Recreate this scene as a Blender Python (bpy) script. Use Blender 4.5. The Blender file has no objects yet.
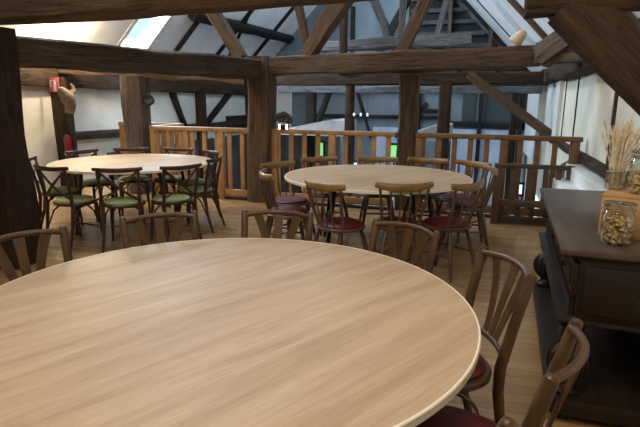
import bpy, bmesh, math, random
from mathutils import Vector, Matrix, noise
random.seed(7)
PI = math.pi
scn = bpy.context.scene
COL = scn.collection
R = math.radians
ROOM = R(17.0)                       # the barn's long axis is turned 17 degrees from the view
U = Vector((math.cos(ROOM), -math.sin(ROOM), 0)); V = Vector((math.sin(ROOM), math.cos(ROOM), 0))
ROTZ = -ROOM
def W(s, t, z=0.0): return U*s + V*t + Vector((0, 0, z))

# ------------------------------------------------------------------ materials
MATS = {}
def new_mat(name):
    m = bpy.data.materials.new(name); m.use_nodes = True
    nt = m.node_tree; b = nt.nodes['Principled BSDF']; MATS[name] = m
    return m, nt, b
def rgb(h, k=1.0):
    def f(v):
        v = v/255.0
        return (v/12.92 if v <= .04045 else ((v+.055)/1.055)**2.4)*k
    return (f(h[0]), f(h[1]), f(h[2]), 1)
def ramp(nt, stops):
    r = nt.nodes.new('ShaderNodeValToRGB'); e = r.color_ramp.elements
    while len(e) < len(stops): e.new(.5)
    for el, (p, c) in zip(e, stops): el.position = p; el.color = c
    return r
def coords(nt, scale, rot=(0,0,0), kind='Object'):
    tc = nt.nodes.new('ShaderNodeTexCoord'); mp = nt.nodes.new('ShaderNodeMapping')
    mp.inputs['Scale'].default_value = scale; src = tc.outputs[kind]
    if any(rot):
        m0 = nt.nodes.new('ShaderNodeMapping'); m0.inputs['Rotation'].default_value = rot
        nt.links.new(src, m0.inputs['Vector']); src = m0.outputs[0]
    nt.links.new(src, mp.inputs['Vector']); return mp
def noise_n(nt, mp, scale, detail=4, rough=.6, dist=0.0):
    n = nt.nodes.new('ShaderNodeTexNoise'); n.inputs['Scale'].default_value = scale
    n.inputs['Detail'].default_value = detail; n.inputs['Roughness'].default_value = rough
    n.inputs['Distortion'].default_value = dist
    nt.links.new(mp.outputs[0], n.inputs['Vector']); return n
def bump(nt, b, src, strength, dist=.01):
    bp = nt.nodes.new('ShaderNodeBump'); bp.inputs['Strength'].default_value = strength
    bp.inputs['Distance'].default_value = dist
    nt.links.new(src, bp.inputs['Height']); nt.links.new(bp.outputs[0], b.inputs['Normal'])
def wood(name, c1, c2, stretch=(1, 9, 9), scale=2.5, rough=.55, bmp=.3, rot=(0,0,0), dist=.4, bdist=.01, spec=.5, detail=5, crack=False):
    m, nt, b = new_mat(name)
    mp = coords(nt, stretch, rot); n = noise_n(nt, mp, scale, detail, .65, dist)
    r = ramp(nt, [(.3, rgb(c1)), (.7, rgb(c2))])
    nt.links.new(n.outputs['Fac'], r.inputs[0]); nt.links.new(r.outputs[0], b.inputs['Base Color'])
    if crack:
        mpc = coords(nt, (1.2, 22, 22)); nc = noise_n(nt, mpc, 2.2, 6, .7, .5)
        rc = ramp(nt, [(.34, (.32,.30,.28,1)), (.5, (1,1,1,1))]); nt.links.new(nc.outputs['Fac'], rc.inputs[0])
        mc = nt.nodes.new('ShaderNodeMix'); mc.data_type = 'RGBA'; mc.blend_type = 'MULTIPLY'; mc.inputs[0].default_value = 1
        nt.links.new(r.outputs[0], mc.inputs[6]); nt.links.new(rc.outputs[0], mc.inputs[7]); nt.links.new(mc.outputs[2], b.inputs['Base Color'])
    b.inputs['Roughness'].default_value = rough; b.inputs['Specular IOR Level'].default_value = spec
    if bmp: bump(nt, b, n.outputs['Fac'], bmp, bdist)
    return m
def plain(name, c, rough=.5, metal=0, var=.0, scale=20, spec=.5):
    m, nt, b = new_mat(name)
    b.inputs['Roughness'].default_value = rough; b.inputs['Metallic'].default_value = metal
    b.inputs['Specular IOR Level'].default_value = spec
    mp = coords(nt, (1,1,1)); n = noise_n(nt, mp, scale, 3)
    lo = tuple(max(0, v*(1-var)) for v in c[:3]); hi = tuple(min(255, v*(1+var)) for v in c[:3])
    r = ramp(nt, [(.3, rgb(lo)), (.7, rgb(hi))])
    nt.links.new(n.outputs['Fac'], r.inputs[0]); nt.links.new(r.outputs[0], b.inputs['Base Color'])
    return m
def emis(name, c, s):
    m, nt, b = new_mat(name)
    b.inputs['Base Color'].default_value = rgb(c); b.inputs['Emission Color'].default_value = rgb(c)
    b.inputs['Emission Strength'].default_value = s
    return m
def glass(name, tint=(255,255,255), alpha=.25, rough=.03):
    m, nt, b = new_mat(name)
    out = nt.nodes['Material Output']
    tr = nt.nodes.new('ShaderNodeBsdfTransparent'); tr.inputs[0].default_value = rgb(tint)
    gl = nt.nodes.new('ShaderNodeBsdfGlossy'); gl.inputs['Roughness'].default_value = rough
    mx = nt.nodes.new('ShaderNodeMixShader'); lw = nt.nodes.new('ShaderNodeLayerWeight'); lw.inputs[0].default_value = alpha
    nt.links.new(lw.outputs['Facing'], mx.inputs[0]); nt.links.new(tr.outputs[0], mx.inputs[1]); nt.links.new(gl.outputs[0], mx.inputs[2])
    nt.links.new(mx.outputs[0], out.inputs[0]); return m

T_DARK  = wood('timber_dark',  (40,29,20), (77,58,43), (1,7,7), 3.0, .8, .7, crack=True, spec=.25, bdist=.03)
T_BROWN = wood('timber_brown', (70,54,40), (112,89,67), (1,7,7), 3.0, .75, .6, crack=True, spec=.25, bdist=.03)
T_BEAM  = wood('timber_beam', (57,45,35), (91,74,59), (1,7,7), 3.0, .8, .7, crack=True, spec=.25, bdist=.03)
RAIL_X  = wood('barrier_wood', (62,42,28), (92,64,42), (2,2,2), 3.0, .45, .1)
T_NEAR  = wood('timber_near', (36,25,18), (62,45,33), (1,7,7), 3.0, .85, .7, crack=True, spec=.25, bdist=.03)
T_BRKT  = wood('timber_bracket', (44,33,22), (74,56,38), (1,7,7), 3.0, .75, .6, crack=True, spec=.25, bdist=.03)
T_GREY  = wood('timber_grey',  (70,59,52), (115,101,88), (1,8,8), 3.0, .85, .7, crack=True, spec=.25, bdist=.03)
T_BLACK = wood('timber_black', (26,22,19), (50,43,37), (1,7,7), 3.0, .8, .5, crack=True, spec=.25, bdist=.02)
T_PALE  = wood('timber_pale',  (90,90,93), (128,128,131), (1,8,8), 3.0, .85, .5, crack=True, spec=.25, bdist=.02)
RAIL    = wood('railing_pine', (148,108,68), (186,142,94), (2,2,2), 3.0, .5, .1)
RAIL_D  = wood('railing_red',  (98,68,40), (136,96,58), (2,2,2), 3.0, .5, .1)
BISTRO  = wood('bentwood',     (60,42,26), (94,67,43), (3,3,1), 6.0, .32, .05)
CAPT    = wood('captain_wood', (66,50,36), (102,80,56), (3,3,1), 6.0, .38, .05)
CAPT_T  = wood('captain_rail', (116,88,52), (154,120,76), (1,4,4), 6.0, .35, .05)
CROSS   = wood('cross_wood',   (48,29,23), (78,48,38), (3,3,1), 6.0, .35, .05)
CARVED  = wood('carved_oak',   (23,17,13), (42,31,25), (6,1,6), 4.0, .45, .2, spec=.3)
CARVTOP = wood('carved_top',   (60,48,40), (86,72,61), (8,1,8), 3.0, .33, .1)
CRATE   = wood('crate_pine',   (158,120,78), (196,156,108), (1,6,8), 3.0, .6, .15)
RED     = plain('red_vinyl',   (90,20,26), .5, var=.12, scale=6)
GREEN   = plain('green_cloth', (150,164,112), .8, var=.1, scale=40)
BLACKM  = plain('black_metal', (18,18,20), .4, .3)
DARKW   = plain('dark_under',  (70,60,50), .7)
EDGE    = plain('edge_band',   (236,228,208), .35)
PLASTER = plain('plaster',     (214,210,200), .9, var=.04, scale=2.5)
PLAST_R = plain('plaster_right', (226,220,202), .9, var=.03, scale=2.5)
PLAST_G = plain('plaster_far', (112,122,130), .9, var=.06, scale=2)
ROOFM   = plain('roof_lining', (232,232,232), .9, var=.05, scale=1.5)
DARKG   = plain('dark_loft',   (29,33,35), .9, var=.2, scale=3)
DARKG2  = plain('dark_infill', (66,72,74), .9, var=.08)
DARKG3  = plain('void_shade', (72,70,72), .9, var=.25, scale=1.5)  # darkness of the lower void, put into the colour
WHITEB  = plain('void_blue_light', (178,190,206), .8, var=.1, scale=2)  # bluish light of the void, put into the colour
BATTEN  = plain('batten',      (70,72,72), .9, var=.1, scale=5)
WHITEP  = plain('white_paint', (224,224,220), .6, var=.03)
CLOTHW  = plain('white_cloth', (222,226,232), .8, var=.02)
CANVAS  = plain('canvas',      (172,170,172), .85, var=.08, scale=5)
GSTONE  = plain('stone_floor', (96,92,88), .6, var=.15, scale=3)
REDP    = plain('red_paint',   (120,24,32), .3)
PINK    = plain('sign_red',    (196,96,112), .5)
SIGNW   = plain('sign_white',  (232,226,226), .5)
CREAM   = plain('cream_shade', (220,196,158), .6, var=.05)
HORN    = plain('horn_tan',    (112,96,76), .6, var=.2, scale=15)
STRAW   = plain('straw',       (196,180,150), .85, var=.22, scale=30)
STONES  = plain('pebbles',     (176,150,112), .8, var=.35, scale=45)
CHROME  = plain('chrome',      (190,186,178), .2, 1.0)
FOLIAGE = plain('dry_flowers', (70,68,58), .9, var=.4, scale=60)
FOLI_R  = plain('dry_red',     (96,44,40), .9, var=.3, scale=60)
LAMPW   = emis('candle_glow',  (255,250,235), 2.2)
LAMPF   = emis('faint_bulb', (225,230,235), .45)
LAMPB   = emis('lamp_glow',    (255,226,170), 30)
WINB    = emis('pane_blue',    (196,224,250), 1.5)
WING    = emis('pane_green',   (120,200,126), .9)
GLASS   = glass('jar_glass', (240,244,240), .35)
PANE    = glass('window_glass', (235,244,250), .15)

# floor boards
m, nt, b = new_mat('floor_boards')
mp = coords(nt, (1,1,1)); br = nt.nodes.new('ShaderNodeTexBrick')
br.inputs['Scale'].default_value = 1; br.inputs['Brick Width'].default_value = 1.1; br.inputs['Row Height'].default_value = .09
br.inputs['Mortar Size'].default_value = .0018; br.inputs['Color1'].default_value = rgb((174,142,102)); br.inputs['Color2'].default_value = rgb((150,119,82))
br.inputs['Mortar'].default_value = rgb((92,68,44)); br.offset = .37
nt.links.new(mp.outputs[0], br.inputs['Vector'])
mp2 = coords(nt, (1.2, 14, 1)); n = noise_n(nt, mp2, 3, 5, .65, .3)
r = ramp(nt, [(.25, (.72,.70,.66,1)), (.75, (1.1,1.1,1.1,1))]); nt.links.new(n.outputs['Fac'], r.inputs[0])
mx = nt.nodes.new('ShaderNodeMix'); mx.data_type = 'RGBA'; mx.blend_type = 'MULTIPLY'; mx.inputs[0].default_value = 1
nt.links.new(br.outputs['Color'], mx.inputs[6]); nt.links.new(r.outputs[0], mx.inputs[7]); nt.links.new(mx.outputs[2], b.inputs['Base Color'])
b.inputs['Roughness'].default_value = .24; bump(nt, b, br.outputs['Fac'], -.2, .003)
FLOORM = m
# beige oak laminate of the table tops, streaks run 39 degrees from the view
m, nt, b = new_mat('oak_laminate')
mp = coords(nt, (.8, 7, 1), (0, 0, -R(45))); n = noise_n(nt, mp, 1.6, 6, .62, .35)
r = ramp(nt, [(.28, rgb((164,137,107))), (.5, rgb((183,157,127))), (.74, rgb((200,176,147)))])
nt.links.new(n.outputs['Fac'], r.inputs[0])
mp2 = coords(nt, (3, 70, 1), (0, 0, -R(45))); n2 = noise_n(nt, mp2, 2, 3, .6, .1)
r2 = ramp(nt, [(.3, (.9,.89,.87,1)), (.6, (1.03,1.03,1.03,1))]); nt.links.new(n2.outputs['Fac'], r2.inputs[0])
mx = nt.nodes.new('ShaderNodeMix'); mx.data_type = 'RGBA'; mx.blend_type = 'MULTIPLY'; mx.inputs[0].default_value = 1
nt.links.new(r.outputs[0], mx.inputs[6]); nt.links.new(r2.outputs[0], mx.inputs[7]); nt.links.new(mx.outputs[2], b.inputs['Base Color'])
b.inputs['Roughness'].default_value = .5; b.inputs['Specular IOR Level'].default_value = .4
LAMINATE = m

# ------------------------------------------------------------------ mesh builder
class MB:
    def __init__(self): self.bm = bmesh.new()
    def box(self, c, size, rot=None, bevel=0.0):
        M = Matrix.Translation(Vector(c)) @ (rot.to_4x4() if rot else Matrix()) @ Matrix.Diagonal((*size, 1))
        g = bmesh.ops.create_cube(self.bm, size=1, matrix=M)
        if bevel:
            es = list({e for v in g['verts'] for e in v.link_edges})
            bmesh.ops.bevel(self.bm, geom=es, offset=bevel, segments=2, affect='EDGES', profile=.5)
        return self
    def sweep(self, pts, sizes, ref=(0,0,1), seg=8, rect=False, caps=True):
        pts = [Vector(p) for p in pts]; n = len(pts)
        if not isinstance(sizes, list): sizes = [sizes]*n
        D = pts[-1]-pts[0]
        if tuple(ref) == (0,0,1) and abs(D.z) > .75*D.length and D.length > 0: ref = (1,0,0)
        rings = []
        for i, p in enumerate(pts):
            T = (pts[min(i+1, n-1)]-pts[max(i-1, 0)]).normalized()
            rf = Vector(ref); a = rf - T*rf.dot(T)
            if a.length < 1e-3: rf = Vector((1,0,0)); a = rf - T*rf.dot(T)
            a.normalize(); bb = T.cross(a)
            sz = sizes[i]; sa, sb = (sz, sz) if not isinstance(sz, tuple) else sz
            ring = []
            if rect:
                cb = min(sa, sb)*.35
                for x, y in ((sa-cb,sb),(-sa+cb,sb),(-sa,sb-cb),(-sa,-sb+cb),(-sa+cb,-sb),(sa-cb,-sb),(sa,-sb+cb),(sa,sb-cb)):
                    ring.append(self.bm.verts.new(p+a*x+bb*y))
            else:
                for k in range(seg):
                    q = 2*PI*k/seg; ring.append(self.bm.verts.new(p+a*sa*math.cos(q)+bb*sb*math.sin(q)))
            rings.append(ring)
        m_ = len(rings[0])
        for i in range(n-1):
            for k in range(m_):
                self.bm.faces.new((rings[i][k], rings[i][(k+1)%m_], rings[i+1][(k+1)%m_], rings[i+1][k]))
        if caps:
            self.bm.faces.new(rings[0][::-1]); self.bm.faces.new(rings[-1])
        return self
    def lathe(self, prof, c=(0,0,0), seg=24, sx=1, sy=1):
        rings = []; c = Vector(c)
        for (r_, z) in prof:
            rings.append([self.bm.verts.new(c+Vector((sx*r_*math.cos(2*PI*k/seg), sy*r_*math.sin(2*PI*k/seg), z))) for k in range(seg)])
        for i in range(len(rings)-1):
            for k in range(seg):
                self.bm.faces.new((rings[i][k], rings[i][(k+1)%seg], rings[i+1][(k+1)%seg], rings[i+1][k]))
        self.bm.faces.new(rings[0][::-1]); self.bm.faces.new(rings[-1]); return self
    def prism(self, poly, d0, d1, f):
        """polygon of 2D points, extruded between depths d0 and d1; f(x, y, d) gives the 3D point"""
        A = [self.bm.verts.new(Vector(f(x, y, d0))) for x, y in poly]; B = [self.bm.verts.new(Vector(f(x, y, d1))) for x, y in poly]
        self.bm.faces.new(A); self.bm.faces.new(B[::-1])
        for i in range(len(A)):
            j = (i+1) % len(A); self.bm.faces.new((A[i], B[i], B[j], A[j]))
        return self
    def blob(self, c, r, sc=(1,1,1), sub=2, jit=0.0):
        g = bmesh.ops.create_icosphere(self.bm, subdivisions=sub, radius=r, matrix=Matrix.Translation(Vector(c)) @ Matrix.Diagonal((*sc, 1)))
        if jit:
            for v in g['verts']: v.co += Vector((random.uniform(-1,1), random.uniform(-1,1), random.uniform(-1,1)))*jit
        return self
    def build(self, name, mat, parent=None, smooth=True):
        bmesh.ops.recalc_face_normals(self.bm, faces=self.bm.faces)
        me = bpy.data.meshes.new(name); self.bm.to_mesh(me); self.bm.free()
        me.materials.append(mat)
        if smooth:
            for p in me.polygons: p.use_smooth = True
            me.set_sharp_from_angle(angle=R(40))
        o = bpy.data.objects.new(name, me); COL.objects.link(o)
        if parent: o.parent = parent
        return o

def tag(o, label=None, cat=None, group=None, kind=None):
    if label: o['label'] = label
    if cat: o['category'] = cat
    if group: o['group'] = group
    if kind: o['kind'] = kind
    return o
def thing(name, label, cat, loc=(0,0,0), rz=0, group=None):
    o = bpy.data.objects.new(name, None); COL.objects.link(o); o.empty_display_size = .1
    o.location = loc; o.rotation_euler = (0,0,rz)
    return tag(o, label, cat, group)
def struct(o): o['kind'] = 'structure'; return o
def copy_tree(o, parent=None):
    c = o.copy(); COL.objects.link(c)
    if parent: c.parent = parent
    for ch in list(o.children): copy_tree(ch, c)
    return c
def place(name_, mb, mat, loc, rz=ROTZ, parent=None):
    o = mb.build(name_, mat, parent); o.location = loc; o.rotation_euler = (0,0,rz); return o

# ------------------------------------------------------------------ timbers
def timber(name, p1, p2, w, h, mat, label=None, cat=None, parent=None, rough=1.0, bow=0.0, taper=1.0, group=None, up=None):
    """p1, p2 in room coordinates (s, t, z); w across, h in depth direction 'up'"""
    a = W(*p1); b_ = W(*p2); d = b_-a; L = d.length; d.normalize()
    rf = Vector(up) if up else (Vector((0,0,1)) if abs(d.z) < .9 else V.copy())
    z = (rf - d*rf.dot(d)).normalized(); y = z.cross(d)
    mb = MB(); n = max(3, int(L/.22)); seed = Vector((random.uniform(0,50),)*3); rings = []
    cb = .16
    for i in range(n+1):
        x = L*i/n; k = 1+(taper-1)*i/n; ring = []
        for (cy, cz) in ((1-cb,1),(0,1),(-1+cb,1),(-1,1-cb),(-1,0),(-1,-1+cb),(-1+cb,-1),(0,-1),(1-cb,-1),(1,-1+cb),(1,0),(1,1-cb)):
            q = Vector((x*1.3, cy*1.1, cz*1.1))+seed
            dy = noise.noise(q)*.045*rough*min(1, w/.2); dz = noise.noise(q+Vector((9,3,5)))*.045*rough*min(1, h/.2)
            ring.append(mb.bm.verts.new((x, cy*w/2*k+dy, cz*h/2*k+dz+bow*math.sin(PI*i/n))))
        rings.append(ring)
    m_ = 12
    for i in range(n):
        for k in range(m_): mb.bm.faces.new((rings[i][k], rings[i][(k+1)%m_], rings[i+1][(k+1)%m_], rings[i+1][k]))
    mb.bm.faces.new(rings[0][::-1]); mb.bm.faces.new(rings[-1])
    o = mb.build(name, mat, parent)
    M = Matrix((d, y, z)).transposed().to_4x4(); M.translation = a
    if parent: o.matrix_parent_inverse = Matrix(); o.matrix_local = parent_inv(parent) @ M
    else: o.matrix_world = M
    if label: tag(o, label, cat, group)
    return o
def parent_inv(p):
    return (Matrix.Translation(p.location) @ p.rotation_euler.to_matrix().to_4x4()).inverted()

# ------------------------------------------------------------------ room shell (room axes: s across, t along, z up)
SL, SR = -6.63, 1.22          # side walls
TG, TB = 15.0, -1.9           # gable, wall behind the camera
TE = 7.02                     # gallery edge
ZP, K = 2.1, 1.05             # roof foot and pitch
SM = (SL+SR)/2; ZR = ZP+K*(SR-SM)
LOW = -1.95
def rbox(name, s0, s1, t0, t1, z0, z1, mat, parent=None, bevel=0):
    mb = MB(); mb.box(((s1-s0)/2, (t1-t0)/2, (z1-z0)/2), (s1-s0, t1-t0, z1-z0), bevel=bevel)
    o = mb.build(name, mat, parent)
    if parent: o.matrix_local = parent_inv(parent) @ (Matrix.Translation(W(s0,t0,z0)) @ Matrix.Rotation(ROTZ,4,'Z'))
    else: o.location = W(s0,t0,z0); o.rotation_euler = (0,0,ROTZ)
    return o
mb = MB(); mb.prism([(SL,TB),(SR,TB),(SR,TE),(-4.86,TE),(-4.86,7.92),(SL,7.92)], -.22, 0, lambda x,y,d: (x,y,d))
fl = mb.build('floor', FLOORM, smooth=False); fl.rotation_euler = (0,0,ROTZ); struct(fl)
gf = struct(rbox('floor', SL, SR, TE-3, TG, LOW-.2, LOW, GSTONE))
wl = struct(rbox('wall_left', SL-.2, SL, TB, TG, LOW, ZP+.1, PLASTER))
wr = struct(rbox('wall_right', SR, SR+.2, TB, TG, LOW, ZP+.1, PLAST_R))
wb = struct(rbox('wall_back', SL-.2, SR+.2, TB-.2, TB, -.2, ZR, PLASTER))
wu = struct(rbox('wall_under_gallery', SL, SR, TE-3.1, TE-3, LOW, -.2, PLASTER))
mb = MB(); mb.prism([(SL-.2,LOW),(SR+.2,LOW),(SR+.2,ZP-.1),(SM,ZR),(SL-.2,ZP-.1)], TG, TG+.2, lambda x,y,d: (x,d,y))
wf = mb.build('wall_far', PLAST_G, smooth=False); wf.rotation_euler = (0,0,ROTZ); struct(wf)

def slope_pt(side, q, t, off=0.0):
    """point on the inner roof face: q = distance across from the wall, off = outward"""
    n_ = math.hypot(1, K); dx, dz = -K/n_*off, off/n_
    return (SL+q+dx, t, ZP+K*q+dz) if side < 0 else (SR-q-dx, t, ZP+K*q+dz)
def roof(side, holes):
    mb = MB(); qm = (SR-SL)/2
    ts = sorted({TB-.2, TG+.2, *[h[0] for h in holes], *[h[1] for h in holes]})
    for a_, b_ in zip(ts, ts[1:]):
        hs = [h for h in holes if h[0] <= a_ and h[1] >= b_]
        qs = [(-.25, qm)] if not hs else []
        for h in hs: qs += [(-.25, h[2]), (h[3], qm)]
        for q0, q1 in qs:
            c = [slope_pt(side, q, t, o) for o in (0, .16) for q, t in ((q0,a_),(q1,a_),(q1,b_),(q0,b_))]
            v = [mb.bm.verts.new(Vector(p)) for p in c]
            for f in ((0,1,2,3),(4,5,6,7),(0,1,5,4),(1,2,6,5),(2,3,7,6),(3,0,4,7)): mb.bm.faces.new([v[i] for i in f])
    o = mb.build('ceiling', ROOFM, smooth=False); o.rotation_euler = (0,0,ROTZ); return struct(o)
HL = [(8.25, 9.15, .22, 1.35), (10.2, 11.3, 2.3, 3.4), (12.3, 13.4, 2.3, 3.4), (2.0, 3.1, 2.4, 3.5), (5.0, 6.3, 2.3, 3.5)]  # only the first is in view; the others are added to let in light
HR = [(10.2, 11.3, 2.4, 3.5), (12.5, 13.6, 2.4, 3.5)]  # both added out of view to light the void
rl = roof(-1, HL); rr = roof(1, HR)
def skylight(idx, side, h):
    e = bpy.data.objects.new('window_%d' % idx, None); COL.objects.link(e); e['kind'] = 'structure'
    t0, t1, q0, q1 = h; mid = slope_pt(side, (q0+q1)/2, (t0+t1)/2); e.location = W(*mid); e.rotation_euler = (0,0,ROTZ)
    base = Vector(mid)
    mb = MB()
    for (a_, b_, c_, d_) in ((t0-.02,t0+.07,q0,q1),(t1-.07,t1+.02,q0,q1),(t0,t1,q0-.02,q0+.07),(t0,t1,q1-.07,q1+.02)):
        v = [mb.bm.verts.new(Vector(slope_pt(side, q, t, o))-base) for o in (-.015, .2) for q, t in ((c_,a_),(d_,a_),(d_,b_),(c_,b_))]
        for f in ((0,1,2,3),(4,5,6,7),(0,1,5,4),(1,2,6,5),(2,3,7,6),(3,0,4,7)): mb.bm.faces.new([v[i] for i in f])
    mb.build('window_frame', WHITEP, e, smooth=False)
    mb = MB(); v = [mb.bm.verts.new(Vector(slope_pt(side, q, t, .12))-base) for q, t in ((q0+.07,t0+.07),(q1-.07,t0+.07),(q1-.07,t1-.07),(q0+.07,t1-.07))]
    mb.bm.faces.new(v); mb.build('pane', PANE, e, smooth=False)
k_ = 1
for side, hs in ((-1, HL), (1, HR)):
    for h in hs: skylight(k_, side, h); k_ += 1
# rafters and purlins are parts of the roof lining
def roof_bar(name, side, q0, t0, q1, t1, w, h, mat, rough=.6):
    P0 = slope_pt(side, q0, t0, -h/2); P1 = slope_pt(side, q1, t1, -h/2)
    nrm = W(*slope_pt(side,0,0,1))-W(*slope_pt(side,0,0,0))
    return timber(name, P0, P1, w, h, mat, parent=rl if side < 0 else rr, rough=rough, up=nrm)
qm = (SR-SL)/2-.12
for t in (10.0, 11.7, 13.6): roof_bar('rafter', -1, .05, t, qm, t, .07, .08, T_BLACK)
roof_bar('rafter', -1, .05, 12.6, 2.0, 11.2, .05, .06, T_BLACK)
roof_bar('purlin', -1, .98, 9.6, 1.08, TG-.1, .2, .16, T_BLACK)
roof_bar('purlin', -1, 2.6, 3.7, 2.6, TG-.1, .2, .2, T_DARK)
roof_bar('purlin', 1, 2.6, 3.7, 2.6, TG-.1, .2, .2, T_DARK)
roof_bar('rafter', 1, .05, 9.1, qm, 9.1, .1, .08, T_BROWN)
roof_bar('rafter', 1, .05, 14.9, qm, 14.9, .1, .1, T_BLACK)
roof_bar('cord', 1, .35, 12.9, 2.4, 12.9, .025, .025, T_BLACK, .1)
roof_bar('rafter', 1, .05, 7.5, qm, 7.5, .1, .1, T_BROWN)
roof_bar('rafter', 1, .05, 5.2, qm, 5.2, .1, .1, T_BROWN)

# wall timbers (parts of the walls they are let into)
def lw(name, p1, p2, w, h, mat=T_BLACK): timber(name, p1, p2, w, h, mat, parent=wl, rough=.7)
sl = SL+.03
lw('wall_plate', (sl,TB+.1,1.86), (sl,TG-.1,1.72), .2, .3, T_DARK)
lw('stud', (sl+.03,6.98,1.78), (sl+.1,7.02,0), .34, .2, T_DARK)
lw('wall_rail', (sl,7.15,.83), (sl,TG-.1,.80), .12, .14, T_DARK)
lw('stud', (sl,11.4,1.72), (sl,11.4,-1.9), .42, .12, T_DARK)
lw('brace', (sl,10.2,1.75), (sl,10.75,.85), .16, .12)
lw('brace', (sl,11.75,.85), (sl,13.2,1.72), .2, .12)
lw('stud', (sl,14.2,1.72), (sl,14.2,-1.9), .3, .12, T_DARK)
def rw(name, p1, p2, w, h, mat=T_DARK): timber(name, p1, p2, w, h, mat, parent=wr, rough=.7)
sr = SR-.03
rw('wall_plate', (sr-.06,TB+.1,1.95), (sr-.06,TG-.1,1.93), .24, .26, T_DARK)
rw('wall_rail', (sr,2.0,.79), (sr,TG-.1,.86), .1, .1, T_DARK)
for t in (7.98, 9.1, 10.0, 10.9, 12.1, 13.4): rw('board_joint', (sr+.03,t,.88), (sr+.03,t,1.82), .03, .03, T_BLACK)
rw('brace', (sr,10.2,.0), (sr,7.1,.74), .1, .22, T_GREY)
rbox('wall_panel_or_tone', SR-.14, SR, 11.8, TG-.2, .2, 1.8, WHITEP, wr); rbox('wall_panel_or_tone', SR-.06, SR, 9.4, 11.1, .85, 1.82, WHITEP, wr)
rbox('wall_panel_or_tone', SL, SL+.04, 8.1, TG-.05, LOW+.02, .48, DARKG3, wl); rbox('wall_panel_or_tone', -1.0, 1.15, TG-.03, TG+.01, LOW+.02, .72, WHITEB, wf); rbox('wall_panel_or_tone', -3.0, -1.95, TG-.03, TG+.01, LOW+.02, .72, WHITEB, wf); rbox('wall_panel_or_tone', -6.4, -4.0, TG-.03, TG+.01, LOW+.02, .72, DARKG3, wf)  # sheets painting the void's shade (dark) and bluish light (pale)
rbox('wall_panel_or_tone', -5.98, -5.5, TG-.04, TG+.01, .5, 1.7, WHITEP, wf); rbox('loft_panel', SL, SL+.05, 12.9, 14.1, .56, 1.02, CARVED, wl)
rbox('conduit', SR-.03, SR, 5.68, 5.72, .8, 1.82, T_GREY, wr)
st2 = struct(rbox('trim_2', SR-.36, SR-.2, 4.3, 6.75, 0.0, .58, WHITEP, bevel=.01))
led = struct(rbox('trim_1', SR-.2, SR, 2.0, 7.0, 0.0, .735, WHITEP, bevel=.01))
def gw(name, p1, p2, w, h, mat=T_BLACK): timber(name, p1, p2, w, h, mat, parent=wf, rough=.6)
tg = TG-.04
gw('wall_rail', (SL+.1,tg,1.78), (SR-.1,tg,1.82), .14, .16)
gw('wall_rail', (-5.0,tg,1.02), (-.9,tg,1.02), .1, .09)
gw('wall_rail', (-1.0,tg,.86), (SR-.1,tg,.82), .1, .14)
for s_, w_ in ((-4.85,.26),(-3.66,.22),(-1.72,.24),(-.07,.24),(.95,.24)): gw('stud', (s_,tg,4.0 if w_ < .23 else 1.8), (s_,tg,-1.9), .1, w_)
gw('brace', (-3.5,tg,1.75), (-3.05,tg,.4), .08, .09); gw('brace', (-1.5,tg,1.4), (-2.35,tg,.45), .08, .09)
gw('brace', (-1.75,tg,1.2), (-1.1,tg,1.2), .08, .1)
gw('wall_rail', (SL+.5,tg,2.35), (SR-.3,tg,2.35), .1, .18, T_DARK)
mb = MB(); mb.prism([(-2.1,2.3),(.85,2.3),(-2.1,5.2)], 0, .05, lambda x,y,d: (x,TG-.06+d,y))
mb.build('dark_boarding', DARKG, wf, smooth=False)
for i in range(8):
    z = 2.62+.3*i; e = SR-(z-ZP)/K-.25
    mb = MB(); mb.box(((-2.05+e)/2, TG-.1, z), (e+2.05, .05, .1)); mb.build('batten', BATTEN, wf, smooth=False)
for k_s0, k_s1 in ((-.55,-.2),(.06,.82)): rbox('dark_infill', k_s0, k_s1, TG-.03, TG+.01, .93, 1.72, DARKG2, wf)
gw('stud', (-1.0,TG-.15,2.3), (-1.0,TG-.15,5.0), .1, .14, T_GREY); gw('stud', (.05,TG-.15,2.3), (.05,TG-.15,3.3), .1, .1, T_GREY)
gw('brace', (-3.1,tg,2.4), (-1.9,tg,4.6), .12, .2); gw('brace', (-2.2,tg,2.4), (-3.2,tg,4.4), .12, .2)
# windows of the ground floor and gable
def lit_window(n_, s0, s1, z0, z1, mat):
    e = bpy.data.objects.new('window_%d' % n_, None); COL.objects.link(e); e['kind'] = 'structure'
    e.location = W((s0+s1)/2, TG-.02, z0); e.rotation_euler = (0,0,ROTZ); w_ = s1-s0; h_ = z1-z0
    mb = MB()
    for sx in (-1,1): mb.box((sx*w_/2, 0, h_/2), (.06,.08,h_+.06))
    for z in (0, h_): mb.box((0,0,z), (w_,.08,.06))
    mb.build('window_frame', T_BLACK, e, smooth=False)
    mb = MB(); mb.box((0,.0,h_/2), (w_-.06,.03,h_-.06)); mb.build('pane', mat, e, smooth=False)
lit_window(9, -4.74, -4.46, -.2, .25, WING); lit_window(10, -2.56, -2.26, -.15, .25, WING)
lit_window(11, .82, 1.19, -1.02, -.7, WINB); rbox('pane', SR-.03, SR, 11.4, 14.2, -.95, -.5, WINB, wr)
lit_window(12, -5.2, -4.6, -1.3, -.85, WINB); lit_window(13, -3.9, -3.4, -1.2, -.3, WINB); lit_window(14, -2.2, -1.9, -1.2, -.8, WINB)


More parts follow.
